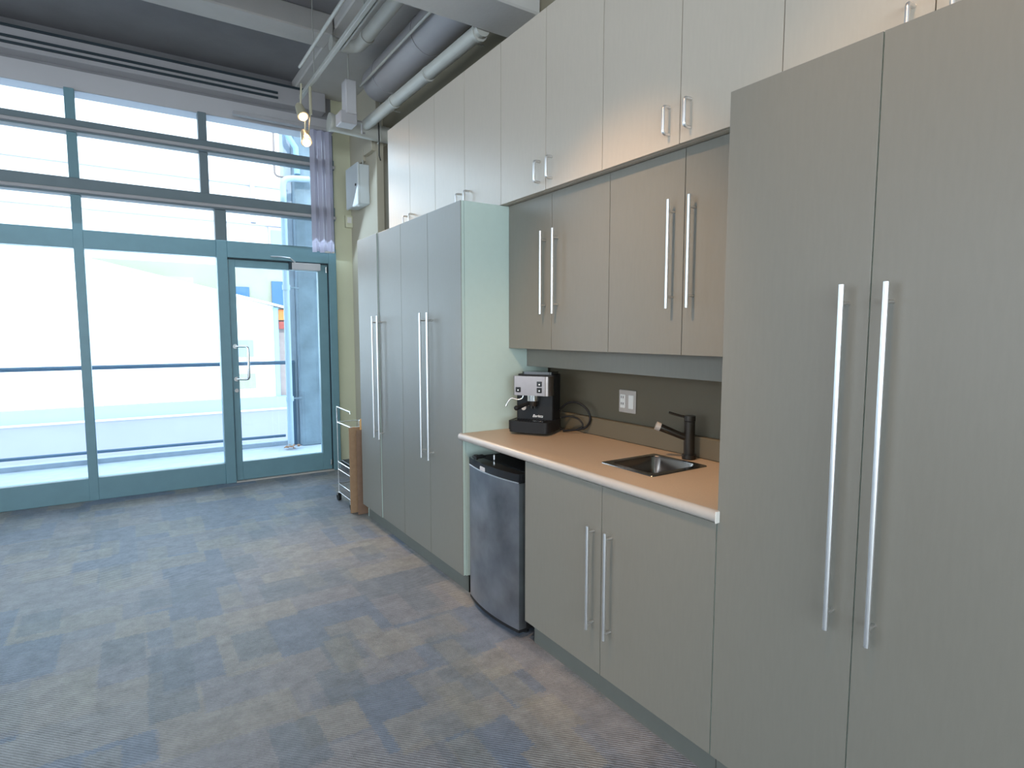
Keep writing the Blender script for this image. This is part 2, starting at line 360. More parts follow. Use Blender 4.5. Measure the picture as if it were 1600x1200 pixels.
# ================================================================= glazing and door in the far wall (Y = 6.2)
GY0, GY1 = 6.16, 6.26
d = bpy.data.objects.new('door_1', None); COL.objects.link(d); d.location = (1.3, 6.2, 0); d['kind'] = 'structure'
# fixed frame
bx('frame_post', 'teal', d, .725, .815, GY0-.02, GY1, 0, 2.32, bev=.004)
bx('frame_post', 'teal', d, 1.762, 1.84, GY0-.02, GY1, 0, 2.32, bev=.004)
bx('frame_head', 'teal', d, .815, 1.762, GY0-.02, GY1, 2.165, 2.32, bev=.004)
bx('frame_groove', 'teald', d, .815, 1.762, GY0, GY1, 2.152, 2.166)
bx('frame_groove', 'teald', d, 1.752, 1.763, GY0, GY1, 0, 2.152)
bx('threshold', 'nosing', d, .815, 1.762, GY0-.03, GY1+.05, -.005, .012, bev=.002)
# leaf
lf = bx('door_leaf', 'teal', d, .822, .880, GY0, GY1-.04, .015, 2.150, bev=.003)
bx('door_stile', 'teal', lf, 1.655, 1.750, GY0, GY1-.04, .015, 2.150, bev=.003)
bx('bottom_rail', 'teal', lf, .880, 1.655, GY0, GY1-.04, .015, .195, bev=.003)
bx('top_rail', 'teal', lf, .880, 1.655, GY0, GY1-.04, 2.080, 2.150, bev=.003)
bx('glass_pane', 'glass', lf, .880, 1.655, 6.193, 6.199, .195, 2.080)
# pull handle
bm = bm_new(); P0, P1, P2_, P3_ = (.852, 6.165, 1.325), (.955, 6.09, 1.325), (.955, 6.09, 1.01), (.852, 6.165, 1.01)
tube(bm, [P0]+arc(P0, P1, P2_, .03)+arc(P1, P2_, P3_, .03)+[P3_], .0125, 12); cyl(bm, (.852, 6.16, 1.325), (.852, 6.15, 1.325), .022, 16); cyl(bm, (.852, 6.16, 1.01), (.852, 6.15, 1.01), .022, 16)
obj('pull_handle', bm, 'chrome', lf, True, label='curved chrome pull handle')
bm = bm_new(); cyl(bm, (.85, 6.16, .90), (.85, 6.148, .90), .019, 18); obj('lock_cylinder', bm, 'chrome', lf, True)
bm = bm_new(); box(bm, 1.385, 1.665, 6.09, 6.155, 2.082, 2.150, bev=.004); obj('door_closer', bm, 'header', lf, label='pale lilac grey door closer box')
bm = bm_new(); box(bm, 1.368, 1.386, 6.092, 6.155, 2.08, 2.152); obj('closer_end_cap', bm, 'teald', lf)
bm = bm_new(); tube(bm, [(1.42, 6.11, 2.155), (1.36, 6.05, 2.185), (1.30, 6.12, 2.20), (1.2, 6.145, 2.20)], .008, 8); obj('closer_arm', bm, 'steel', lf, True)
for z in (.09, 2.10):
    bm = bm_new(); cyl(bm, (1.735, 6.15, z-.03), (1.735, 6.15, z+.03), .009, 12); obj('hinge_pivot', bm, 'chrome', lf, True)
# transom window over and beside the door
w = bpy.data.objects.new('window_1', None); COL.objects.link(w); w.location = (1.3, 6.2, 2.32); w['kind'] = 'structure'
def transom(z0, z1, nose):
    bx('transom_bar', 'slate', w, -2.2, 1.84, 6.13, GY1, z0, z1, bev=.004)
    bx('transom_nose', 'duct', w, -2.2, 1.84, 6.10, 6.13, z0+.012, z0+nose, bev=.004)
transom(3.105, 3.205, .04); transom(2.60, 2.735, .04)
bx('window_post', 'slate', w, .725, .822, GY0, GY1, 2.32, 2.60, bev=.003)
bx('window_post', 'slate', w, .62, .69, GY0, GY1, 2.735, 3.105, bev=.003)
bx('window_post', 'slate', w, .62, .69, GY0, GY1, 3.205, 3.46, bev=.003)
bx('window_post', 'slate', w, 1.80, 1.84, GY0, GY1, 2.32, 3.46, bev=.003)
for z0, z1 in ((2.32, 2.60), (2.735, 3.105), (3.205, 3.46)):
    bx('glass_pane', 'glass', w, .822 if z1 < 2.65 else .69, 1.80, 6.205, 6.211, z0, z1)
# side glazing left of the door
w2 = bpy.data.objects.new('window_2', None); COL.objects.link(w2); w2.location = (-.7, 6.2, 0); w2['kind'] = 'structure'
bx('bottom_rail', 'teal', w2, -2.2, .725, GY0, GY1, 0, .195, bev=.003)
bx('window_head', 'teal', w2, -2.2, .725, GY0, GY1, 2.165, 2.32, bev=.003)
for x in (-.35, -1.35, -2.25): bx('window_post', 'teal', w2, x, x+.07, GY0-.004, GY1, 0, 3.46, bev=.003)
for x0, x1 in ((-.28, .725), (-1.28, -.35), (-2.18, -1.35)):
    for z0, z1 in ((.195, 2.165), (2.32, 2.60), (2.735, 3.105), (3.205, 3.46)):
        bx('glass_pane', 'glass', w2, x0, min(x1, .62) if z0 > 2.7 else x1, 6.205, 6.211, z0, z1)
# stacked vertical blind at the right of the transom window
t = thing('vertical_blind', 'bundle of pale lavender vertical blind slats drawn aside above the door', 'blind', (1.69, 6.06, 2.25))
for i in range(6):
    x = 1.585+i*.037; c = -1 if i % 2 else 1
    bm = bm_new(); prism(bm, [(x, 6.06+.018*c), (x+.036, 6.06-.018*c), (x+.037, 6.062-.018*c), (x+.001, 6.062+.018*c)], 2, 2.262+(.01 if i % 2 else 0), 3.46)
    obj('blind_slat', bm, 'blind', t)
bx('head_rail', 'duct', t, .9, 1.82, 6.03, 6.10, 3.455, 3.485, bev=.003)
bx('bottom_weight', 'steel', t, 1.70, 1.80, 6.055, 6.068, 2.262, 2.28)

# security box on the pilaster
t = thing('control_panel_box', 'white enamel control box mounted on the tan pilaster, high by the glazing', 'box', (1.98, 5.9, 2.7))
bx('box_body', 'whitebox', t, 1.925, 2.03, 5.62, 5.96, 2.70, 3.075, bev=.01, seg=2)
bx('box_lid', 'whitebox', t, 1.905, 1.926, 5.61, 5.97, 2.69, 3.085, bev=.008, seg=2)
bm = bm_new(); cyl(bm, (1.905, 5.66, 2.88), (1.898, 5.66, 2.88), .012, 14); obj('lock', bm, 'dark', t, True)
bm = bm_new(); tube(bm, [(2.0, 5.72, 3.07), (2.0, 5.72, 3.14)], .01, 8); obj('conduit_stub', bm, 'pipe', t, True)
t = thing('wall_sensor', 'small cream sensor on the olive wall beneath the white control box', 'sensor', (1.96, 6.19, 2.6))
bx('sensor_body', 'pea', t, 1.955, 2.03, 6.15, 6.2, 2.555, 2.68, bev=.008, seg=2)
bx('sensor_window', 'white', t, 1.97, 2.015, 6.145, 6.152, 2.60, 2.66, bev=.002)

# ================================================================= cabinets
SE = [4.436, 4.022, 3.608, 3.20, 2.786]
G = .0015                                             # gap at each door edge
def bar_handle(parent, X, y, z0, z1, r=.0065, off=.035, post=.045):
    bm = bm_new(); cyl(bm, (X-off, y, z0), (X-off, y, z1), r, 14)
    for z in (z0+post, z1-post): cyl(bm, (X-off, y, z), (X+.001, y, z), r*.75, 10)
    return obj('bar_handle', bm, 'steel', parent, True, label='long brushed steel bar handle')
def d_handle(parent, X, y, z0, z1, r=.006, off=.035):
    bm = bm_new(); A, B, C_, D = (X, y, z0), (X-off, y, z0), (X-off, y, z1), (X, y, z1)
    tube(bm, [A]+arc(A, B, C_, .014)+arc(B, C_, D, .014)+[D], r, 10)
    return obj('bow_handle', bm, 'steel', parent, True, label='short bent steel handle')
def door(parent, X, ya, yb, z0, z1, m, edge='mint', th=.019):
    """door slab: laminate face, thin edge banding behind it"""
    lo, hi = min(ya, yb)+G, max(ya, yb)-G
    dr = bx('door', m, parent, X, X+.0035, lo, hi, z0, z1, bev=.0008)
    bx('door_edge', edge, dr, X+.0035, X+th, lo, hi, z0, z1)
    return dr
# ---- tall pantry units
def tall_unit(ya, yb, ymid, label, group, side=False, handles=True):
    t = thing('tall_cabinet', label, 'cabinet', (1.8, (ya+yb)/2, 0), group)
    bm = bm_new(); hi, lo = max(ya, yb), min(ya, yb)
    box(bm, 1.521, 2.08, lo, lo+.018, .10, 2.155); box(bm, 1.521, 2.08, hi-.018, hi, .10, 2.155)
    box(bm, 1.521, 2.08, lo+.018, hi-.018, .10, .118); box(bm, 1.521, 2.08, lo+.018, hi-.018, 2.137, 2.155); box(bm, 2.07, 2.08, lo+.018, hi-.018, .118, 2.137)
    obj('carcass', bm, 'mint', t)
    bx('toe_kick', 'kick', t, 1.535, 1.553, lo, hi, 0, .10)
    for a, b, s in ((hi, ymid, 1), (ymid, lo, -1)):
        dr = door(t, 1.5-(.007 if a > 4.4 else 0), a, b, .104, 2.155, 'lam')
        if handles: bar_handle(dr, 1.5, ymid+s*.0505, .695, 1.575)
    return t
GT = 'tall grey-green storage cabinets'
t = tall_unit(SE[0], SE[2], SE[1], 'tall grey-green two-door cabinet nearest the glass door, cardboard leaning on it', GT)
bx('side_foot', 'mint', t, 1.535, 2.08, SE[0]-.02, SE[0]-.001, 0, .10)
t = tall_unit(SE[2], SE[4], SE[3], 'tall grey-green two-door cabinet with mint side, left of the fridge', GT)
bx('side_panel_foot', 'kick', t, 1.535, 2.08, SE[4], SE[4]+.018, 0, .10)
tall_unit(1.13, .30, .715, 'tall grey-green cabinet right of the sink counter, at the right edge', GT)
tall_unit(.298, -.53, -.115, 'tall grey-green cabinet beyond the right edge, nearest the camera', GT)
# ---- upper storage units (pale)
UX = 1.752
US = [4.436, 4.022, 3.608, 3.20, 2.786, 2.374, 1.963, 1.537, 1.131, .715, .30, -.115, -.53]
UL = ['pale beige overhead cabinet at the far end, above the first tall cabinet',
      'pale beige overhead cabinet above the mint-sided tall cabinet',
      'pale beige overhead cabinet with bow handles above the coffee machine',
      'pale beige overhead cabinet with bow handles above the sink',
      'pale beige overhead cabinet above the right-hand tall cabinet',
      'pale beige overhead cabinet nearest the camera, past right edge']
for i in range(6):
    a, mid, b = US[2*i], US[2*i+1], US[2*i+2]
    t = thing('overhead_cabinet', UL[i], 'cabinet', (1.9, (a+b)/2, 2.158), 'pale overhead cabinets in the top row')
    bm = bm_new()
    box(bm, UX+.021, 2.098, b, b+.018, 2.158, 3.01); box(bm, UX+.021, 2.098, a-.018, a, 2.158, 3.01); box(bm, UX+.021, 2.098, b+.018, a-.018, 2.158, 2.176)
    box(bm, UX+.021, 2.098, b+.018, a-.018, 2.992, 3.01); box(bm, 2.088, 2.098, b+.018, a-.018, 2.176, 2.992)
    obj('carcass', bm, 'lam_up', t)
    for p, q, s in ((a, mid, 1), (mid, b, -1)):
        dr = door(t, UX, p, q, 2.159, 3.012, 'lam_up', 'lam_up')
        d_handle(dr, UX, mid+s*.05, 2.203, 2.304)
# ---- wall units over the counter
MX = 1.802
MS = [2.784, 2.387, 1.964, 1.547, 1.132]
ML = ['grey-green wall cabinet with long bar handles above the coffee machine', 'grey-green wall cabinet with long bar handles above the tap and sink']
for i in range(2):
    a, mid, b = MS[2*i], MS[2*i+1], MS[2*i+2]
    t = thing('wall_cabinet', ML[i], 'cabinet', (1.95, (a+b)/2, 1.37), 'wall cabinets over the counter')
    bm = bm_new(); box(bm, MX+.021, 2.098, b, a, 1.375, 2.157); obj('carcass', bm, 'lam', t)
    for p, q, s in ((a, mid, 1), (mid, b, -1)):
        dr = door(t, MX, p, q, 1.37, 2.156, 'lam', 'lam')
        bar_handle(dr, MX, mid+s*.0505, 1.552, 1.970, post=.045)
bm = bm_new(); box(bm, 1.926, 1.944, 1.132, 2.784, 1.266, 1.374, bev=.001)
o = obj('light_valance', bm, 'lam'); tag(o, 'narrow grey-green valance board set back under the wall cabinets', 'panel')
# ---- base unit
t = thing('base_cabinet', 'grey-green two-door base cabinet under the sink, right of the fridge', 'cabinet', (1.8, 1.66, 0))
bm = bm_new(); box(bm, 1.521, 2.08, 1.132, 1.15, .1, .70); box(bm, 1.521, 2.08, 2.163, 2.181, .1, .872); box(bm, 1.521, 2.08, 1.15, 2.163, .1, .118); box(bm, 2.06, 2.08, 1.15, 2.163, .118, .7)
obj('carcass', bm, 'mint', t)
bx('toe_kick', 'kick', t, 1.535, 1.553, 1.132, 2.15, 0, .10)
bx('toe_kick_return', 'black', t, 1.553, 2.05, 2.13, 2.15, 0, .10)
for a, b, s in ((2.181, 1.656, 1), (1.656, 1.131, -1)):
    dr = door(t, 1.5, a, b, .104, .868, 'lam')
    bar_handle(dr, 1.5, 1.649+s*.0505, .283, .704, post=.025)

# ---- worktop with sink cut-out
SX0, SX1, SY0, SY1 = 1.665, 1.945, 1.555, 1.800     # bowl opening
t = thing('worktop', 'long beige laminate worktop with rounded cream front edge over fridge and base cabinet', 'worktop', (1.8, 1.95, .88))
bm = bm_new(); X0, X1, Y0, Y1, Z0, Z1 = 1.50, 2.08, 1.132, 2.784, .872, .91
box(bm, X0, X1, SY1, Y1, Z0, Z1); box(bm, X0, X1, Y0, SY0, Z0, Z1); box(bm, X0, SX0, SY0, SY1, Z0, Z1); box(bm, SX1, X1, SY0, SY1, Z0, Z1)
obj('top_surface', bm, 'counter', t)
bm = bm_new(); pr = [(X0, Z1)]+[(X0-.004-.016*math.sin(a), .891+.019*math.cos(a)) for a in [i*math.pi/8 for i in range(9)]]+[(X0, Z0)]
prism(bm, pr, 1, 1.122, 2.80); obj('front_nosing', bm, 'nosing', t, True)
bx('nosing_end_cap', 'white', t, 1.481, 1.4985, 1.119, 1.1225, .873, .909)
bx('upstand', 'splash', t, 2.062, 2.099, 1.132, 2.784, .911, 1.003, bev=.004)

# ---- sink
t = thing('sink', 'small square stainless steel inset sink in the beige worktop', 'sink', (1.8, 1.68, .91))
bm = bm_new()
def ring(x0, x1, y0, y1, z, r, n=5):
    vs = []
    for cx, cy, a0 in ((x1-r, y1-r, 0), (x0+r, y1-r, 90), (x0+r, y0+r, 180), (x1-r, y0+r, 270)):
        for k in range(n+1):
            a = math.radians(a0+90*k/n); vs.append(bm.verts.new((cx+r*math.cos(a), cy+r*math.sin(a), z)))
    return vs
R_ = [ring(1.640, 1.965, 1.530, 1.825, .9105, .012), ring(1.642, 1.963, 1.532, 1.823, .914, .012), ring(1.668, 1.940, 1.558, 1.797, .914, .035), ring(1.672, 1.936, 1.562, 1.793, .905, .035),
      ring(1.684, 1.924, 1.574, 1.781, .79, .04), ring(1.70, 1.908, 1.59, 1.765, .775, .045)]
for A, B in zip(R_, R_[1:]):
    n = len(A)
    for k in range(n): bm.faces.new((A[k], A[(k+1) % n], B[(k+1) % n], B[k]))
bm.faces.new(R_[-1])
obj('basin', bm, 'sinksteel', t, True)
bm = bm_new(); cyl(bm, (1.804, 1.678, .7755), (1.804, 1.678, .779), .035, 24); cyl(bm, (1.804, 1.678, .779), (1.804, 1.678, .783), .018, 16); obj('drain', bm, 'chrome', t, True)
# ---- tap
t = thing('tap', 'dark single-lever tap with slanting spout behind the sink', 'tap', (2.02, 1.672, .91))
bm = bm_new(); cyl(bm, (2.015, 1.672, .91), (2.015, 1.672, .93), .030, 24); cyl(bm, (2.015, 1.672, .93), (2.015, 1.672, 1.075), .023, 24); obj('tap_body', bm, 'dark', t, True)
bm = bm_new(); cyl(bm, (2.015, 1.672, 1.078), (2.015, 1.672, 1.100), .0245, 24); tube(bm, [(2.015, 1.672, 1.09), (1.985, 1.70, 1.098), (1.948, 1.732, 1.112)], .0055, 10); obj('lever', bm, 'dark', t, True)
bm = bm_new(); cyl(bm, (2.01, 1.678, 1.0), (1.925, 1.757, 1.046), .014, 18, .017); obj('spout', bm, 'dark', t, True)
bm = bm_new(); cyl(bm, (1.925, 1.757, 1.046), (1.911, 1.770, 1.053), .019, 18); obj('aerator', bm, 'nosing', t, True, label='pale spout tip')
# ---- switch plate on the backsplash
t = thing('switch_plate', 'cream double wall plate with outlet and rocker switch above the worktop', 'switch', (2.095, 2.135, 1.11))
bx('plate', 'nosing', t, 2.092, 2.0995, 2.075, 2.193, 1.052, 1.168, bev=.003)
bx('rocker_switch', 'white', t, 2.088, 2.093, 2.088, 2.122, 1.075, 1.145, bev=.002)
bx('outlet_face', 'white', t, 2.088, 2.093, 2.145, 2.180, 1.075, 1.145, bev=.002)
for z in (1.092, 1.125):
    for y in (2.155, 2.168): bx('socket_slot', 'dark', t, 2.0865, 2.0885, y, y+.003, z, z+.012)

# ================================================================= fridge
t = thing('mini_fridge', 'under-counter mini fridge with smudged steel door and black top', 'fridge', (1.8, 2.45, 0))
FY0, FY1 = 2.212, 2.685
bx('fridge_body', 'black', t, 1.535, 2.03, FY0+.004, FY1-.004, .03, .800, bev=.006)
def bowed(z0, z1, x_front, bulge, th, y0=FY0, y1=FY1, n=14):
    bm = bm_new(); o1 = []; o2 = []
    for i in range(n+1):
        u = i/n; y = y0+(y1-y0)*u; x = x_front-bulge*(1-(2*u-1)**2); o1.append((x, y))
    pts = o1+[(x_front+th, y1), (x_front+th, y0)]
    prism(bm, pts, 2, z0, z1); return bm
dd = obj('fridge_door', bowed(.045, .755, 1.488, .028, .042), 'fridge_steel', t, True)
obj('door_gasket', bowed(.04, .80, 1.531, 0, .006), 'black', dd)
obj('door_base_trim', bowed(.03, .045, 1.488, .028, .042), 'black', dd, True)
obj('door_top_trim', bowed(.757, .800, 1.486, .028, .046), 'blackgloss', dd, True, label='glossy black grip strip')
bm = bm_new(); box(bm, 1.457, 1.463, 2.475, 2.525, .762, .784, bev=.002); obj('badge', bm, 'header', dd, label='small pale badge')
bm = bowed(.757, .762, 1.484, .0285, .004); obj('trim_line', bm, 'steel', dd)
bm = bm_new(); cyl(bm, (1.51, FY1-.03, .80), (1.51, FY1-.03, .812), .012, 14); box(bm, 1.50, 1.56, FY1-.05, FY1-.01, .80, .806); obj('hinge_cover', bm, 'black', t, True)
bm = bm_new(); cyl(bm, (1.56, 2.55, .80), (1.56, 2.55, .825), .005, 10); obj('top_pin', bm, 'steel', t, True)
for x in (1.56, 1.98):
    for y in (FY0+.05, FY1-.05):
        bm = bm_new(); cyl(bm, (x, y, 0), (x, y, .03), .016, 14); obj('foot', bm, 'black', t, True)

# ================================================================= espresso machine (local frame: x right, y back, z up)
ang = math.atan2(-.837, .547)
MW = Matrix.Translation((1.862, 2.602, .911)) @ Matrix.Rotation(ang, 4, 'Z')
t = thing('espresso_machine', 'black and steel espresso machine standing on the worktop beside the mint panel', 'coffee machine', MW.translation)
def mo(name, bm, m, parent, smooth=False, label=None):
    bmesh.ops.transform(bm, matrix=MW, verts=bm.verts); return obj(name, bm, m, parent, smooth, label=label)
def round_box(bm, x0, x1, y0, y1, z0, z1, r, n=5):
    pts = []
    for cx, cy, a0 in ((x1-r, y1-r, 0), (x0+r, y1-r, 90), (x0+r, y0+r, 180), (x1-r, y0+r, 270)):
        for k in range(n+1):
            a = math.radians(a0+90*k/n); pts.append((cx+r*math.cos(a), cy+r*math.sin(a)))
    prism(bm, pts, 2, z0, z1)
bm = bm_new(); round_box(bm, -.115, .115, -.125, .10, .012, .025, .03); round_box(bm, -.118, .118, -.128, .10, .025, .072, .03); tr = mo('drip_tray', bm, 'black', t, True)
bm = bm_new()
for i in range(11): box(bm, -.09+i*.0165, -.083+i*.0165, -.11, -.035, .0725, .0745)
mo('drip_grate', bm, 'blackgloss', tr)
bm = bm_new(); round_box(bm, -.108, .108, -.025, .105, .072, .24, .015); mo('machine_body', bm, 'black', t, True)
bm = bm_new(); round_box(bm, -.108, .112, -.02, .108, .235, .318, .03); mo('top_housing', bm, 'black', t, True)
bm = bm_new(); round_box(bm, -.085, .10, -.01, .10, .318, .332, .02); mo('water_tank_lid', bm, 'blackgloss', t, True)
# steel front shell wraps round the right corner
bm = bm_new(); pts = [(-.106, -.02), (-.106, -.065), (-.098, -.074)]+[(.075+.035*math.sin(a), -.04-.035*math.cos(a)) for a in [i*math.pi/2/8 for i in range(9)]]+[(.110, -.018)]
prism(bm, pts, 2, .208, .312); sh = mo('front_shell', bm, 'machsteel', t, True, label='brushed steel front panel')
def button(x, z):
    bm = bm_new(); box(bm, x-.014, x+.014, -.080, -.074, z-.014, z+.014, bev=.002); b = mo('button', bm, 'blackgloss', sh)
    bm = bm_new(); cyl(bm, (x+.002, -.080, z-.002), (x+.002, -.0825, z-.002), .004, 12); mo('button_light', bm, 'led', sh, True)
button(-.075, .238); button(.048, .272); button(.048, .238)
bm = bm_new(); cyl(bm, (.0, -.045, .208), (.0, -.045, .178), .032, 24); gh = mo('brew_head', bm, 'chrome', t, True)
bm = bm_new(); cyl(bm, (.0, -.045, .178), (.0, -.045, .150), .028, 24, .024); cyl(bm, (-.008, -.045, .15), (-.008, -.045, .135), .005, 10); cyl(bm, (.010, -.045, .15), (.010, -.045, .135), .005, 10)
pf = mo('portafilter', bm, 'dark', t, True)
bm = bm_new(); cyl(bm, (-.02, -.06, .165), (-.06, -.125, .145), .009, 14, .013); ball(bm, (-.062, -.128, .144), .014, 12); mo('portafilter_handle', bm, 'black', pf, True)
bm = bm_new(); cyl(bm, (-.06, -.025, .135), (-.06, -.034, .135), .014, 20); mo('steam_knob', bm, 'nosing', t, True)
bm = bm_new(); tube(bm, smooth_path([(-.055, -.05, .21), (-.06, -.055, .19), (-.08, -.065, .182), (-.11, -.075, .19), (-.125, -.085, .178), (-.138, -.092, .155)]), .0035, 10); mo('steam_wand', bm, 'steel', t, True)
bm = bm_new(); cyl(bm, (-.137, -.091, .157), (-.141, -.094, .146), .006, 10); mo('wand_tip', bm, 'chrome', t, True)
bm = bm_new(); cyl(bm, (-.112, .0, .27), (-.124, .0, .27), .014, 16); mo('side_knob', bm, 'black', t, True)
def text(s, size, mw, m, parent, name='lettering'):
    c = bpy.data.curves.new(name, 'FONT'); c.body = s; c.size = size; c.extrude = .0004; c.align_x = 'CENTER'; c.shear = .3; c.materials.append(M[m])
    tmp = bpy.data.objects.new(name, c); COL.objects.link(tmp); bpy.context.view_layer.update()
    me = bpy.data.meshes.new_from_object(tmp.evaluated_get(bpy.context.evaluated_depsgraph_get())); bpy.data.objects.remove(tmp)
    if not me.materials: me.materials.append(M[m])
    o = bpy.data.objects.new(name, me); COL.objects.link(o); o.parent = parent
    bpy.context.view_layer.update(); o.matrix_world = mw; return o
text('Barista', .022, MW @ Matrix.Translation((.02, -.0258, .085)) @ Matrix.Rotation(math.pi/2, 4, 'X'), 'led', t)
# power cord loop on the counter behind
bm = bm_new(); tube(bm, smooth_path([(1.985, 2.55, 1.03), (2.0, 2.50, 1.07), (2.02, 2.44, 1.08), (2.04, 2.385, 1.05), (2.05, 2.365, 1.0), (2.045, 2.39, .95), (2.02, 2.44, .93), (1.99, 2.50, .922), (1.975, 2.53, .93)]), .006, 10)
tube(bm, smooth_path([(1.985, 2.53, .99), (2.01, 2.48, 1.0), (2.03, 2.43, .985), (2.035, 2.41, .95), (2.01, 2.46, .925), (1.98, 2.51, .918)]), .005, 10)
obj('power_cord', bm, 'black', t, True)

# ================================================================= wire trolley
t = thing('wire_trolley', 'slim chrome wire trolley on castors against the olive wall by the door', 'trolley', (1.55, 4.9, 0))
TX0, TX1, TY0, TY1 = 1.47, 1.66, 4.64, 5.0
bm = bm_new()
for x in (TX0, TX1):
    for y in (TY0, TY1): cyl(bm, (x, y, .075), (x, y, .69), .003, 8)
obj('upright_wires', bm, 'steel', t, True)
def frame(z, r=.004, parent=None, name='rim'):
    bm = bm_new()
    for a, b in (((TX0, TY0), (TX1, TY0)), ((TX1, TY0), (TX1, TY1)), ((TX1, TY1), (TX0, TY1)), ((TX0, TY1), (TX0, TY0))): cyl(bm, (*a, z), (*b, z), r, 8)
    return obj(name, bm, 'chrome', parent or t, True)
bm = bm_new(); tube(bm, [(TX0, TY1, .69), (TX0, TY1, .822), (TX0, TY0, .816), (TX0, TY0, .80)], .0045, 8); obj('handle', bm, 'chrome', t, True)
frame(.69)
for zt, zb in ((.343, .278), (.15, .075)):
    bk = frame(zt, name='basket'); frame(zb, .0035, bk, 'lower_rim')
    bm = bm_new(); n = 14
    for i in range(n+1):
        y = TY0+(TY1-TY0)*i/n; cyl(bm, (TX0, y, zb), (TX0, y, zt), .0012, 5); cyl(bm, (TX1, y, zb), (TX1, y, zt), .0012, 5); cyl(bm, (TX0, y, zb), (TX1, y, zb), .0012, 5)
    obj('basket_wires', bm, 'chrome', bk)
for x in (TX0, TX1):
    for y in (TY0, TY1):
        bm = bm_new(); cyl(bm, (x-.012, y, .034), (x+.012, y, .034), .034, 20); w_ = obj('castor', bm, 'black', t, True)
        bm = bm_new(); box(bm, x-.016, x+.016, y-.008, y+.008, .05, .078); obj('castor_fork', bm, 'steel', w_)
bm = bm_new(); box(bm, TX0+.02, TX1-.01, TY0+.1, TY1-.02, .281, .36, bev=.006); o = obj('dark_box', bm, 'black'); tag(o, 'dark flat box lying in the middle basket of the wire trolley', 'box')
# cardboard leaning at cabinet end
def board(name, x0, x1, y0, y1, h, m, label, lean=0):
    bm = bm_new(); n = 3
    for i in range(n):
        a = y0+(y1-y0)*i/n; b_ = a+(y1-y0)/n*.8; prism(bm, [(a, .002), (b_, .002), (b_-lean, h-.01*i), (a-lean, h-.01*i)], 0, x0+.004*i, x1)
    o = obj(name, bm, m); tag(o, label, 'cardboard')
board('flattened_box', 1.435, 1.86, 4.566, 4.60, .70, 'board', 'light brown flattened cardboard box standing next to the trolley', .0)
board('flattened_box', 1.475, 1.90, 4.50, 4.53, .685, 'boardd', 'dark brown flattened cardboard box against the end of the tall cabinet', .0)
bm = bm_new(); cyl(bm, (1.53, 4.5475, .002), (1.53, 4.5475, .755), .0135, 18); ball(bm, (1.53, 4.5475, .755), .0135, 14)
o = obj('kraft_tube', bm, 'wood', smooth=True); tag(o, 'orange-tan cardboard tube standing between the two flattened boxes', 'tube')

# ================================================================= outside the glass
def out(name, m, label, cat, *a, bev=0, group=None):
    o = bx(name, m, None, *a, bev=bev); return tag(o, label, cat, group)
o = bx('balcony_floor', 'slab', None, -3, 4.5, 6.30, 8.12, -.30, -.02, bev=.004); tag(o, 'blue-grey concrete balcony floor outside the glass door', 'balcony')
out('balcony_kerb', 'slab', 'low pale kerb along the balcony edge below the railing', 'kerb', -3, 1.74, 8.0, 8.12, -.02, .035)
t = thing('concrete_column', 'weathered blue-grey concrete column outside, right of the downpipe', 'column', (1.95, 7.95, 0))
bx('column_shaft', 'conc', t, 1.835, 2.12, 7.80, 8.15, -.02, 4.2, bev=.01)
bx('column_nib', 'slab', t, 1.74, 1.835, 7.95, 8.15, -.02, 4.2, bev=.005)
t = thing('downpipe', 'pale blue rain downpipe standing in front of the concrete column', 'downpipe', (1.685, 7.72, 0))
bm = bm_new(); tube(bm, [(1.675, 7.72, .02), (1.68, 7.72, 3.2)]+arc((1.68, 7.72, 3.2), (1.68, 7.72, 3.34), (1.9, 7.72, 3.38), .08)+[(1.80, 7.72, 3.365), (2.0, 7.72, 3.38)], .038, 20)
obj('pipe_run', bm, 'downpipe', t, True)
for z in (2.02, .62, 3.0):
    bm = bm_new(); cyl(bm, (1.678, 7.72, z-.03), (1.678, 7.72, z+.03), .047, 20); c_ = obj('collar', bm, 'downpipe', t, True)
    bm = bm_new(); tube(bm, [(1.71, 7.72, z), (1.80, 7.72, z), (1.84, 7.80, z)], .012, 8); obj('bracket', bm, 'conc', c_, True)
t = thing('upper_leader_pipe', 'blue cranked rain pipe seen through the top pane beside blind', 'pipe', (1.75, 7.8, 3.5))
bm = bm_new(); tube(bm, [(1.70, 7.78, 4.3), (1.71, 7.78, 3.98), (1.86, 7.78, 3.76), (1.87, 7.78, 3.44)], .035, 14); obj('pipe_run', bm, 'paleblue', t, True)
bm = bm_new(); tube(bm, [(1.60, 7.78, 4.3), (1.60, 7.78, 3.50)]+arc((1.6, 7.78, 3.5), (1.60, 7.78, 3.38), (1.9, 7.78, 3.38), .06)+[(1.74, 7.78, 3.385)], .013, 12)
o = obj('thin_cable_drop', bm, 'fencebr', smooth=True); tag(o, 'thin brown-grey cable dropping beside the rain pipe outside', 'cable')
t = thing('balcony_railing', 'dark blue metal balcony railing outside the glass door', 'railing', (1.2, 8.0, 0))
bm = bm_new(); cyl(bm, (-3, 7.95, 1.07), (1.80, 7.95, 1.07), .024, 14); obj('top_rail', bm, 'rail', t, True)
bm = bm_new(); cyl(bm, (-3, 7.95, .135), (1.66, 7.95, .115), .018, 14); obj('bottom_rail', bm, 'rail', t, True)
for x in (1.775, -.4, -2.4):
    bm = bm_new(); box(bm, x-.024, x+.024, 7.93, 7.97, -.02, 1.07, bev=.003); obj('post', bm, 'rail', t)
bm = bm_new()
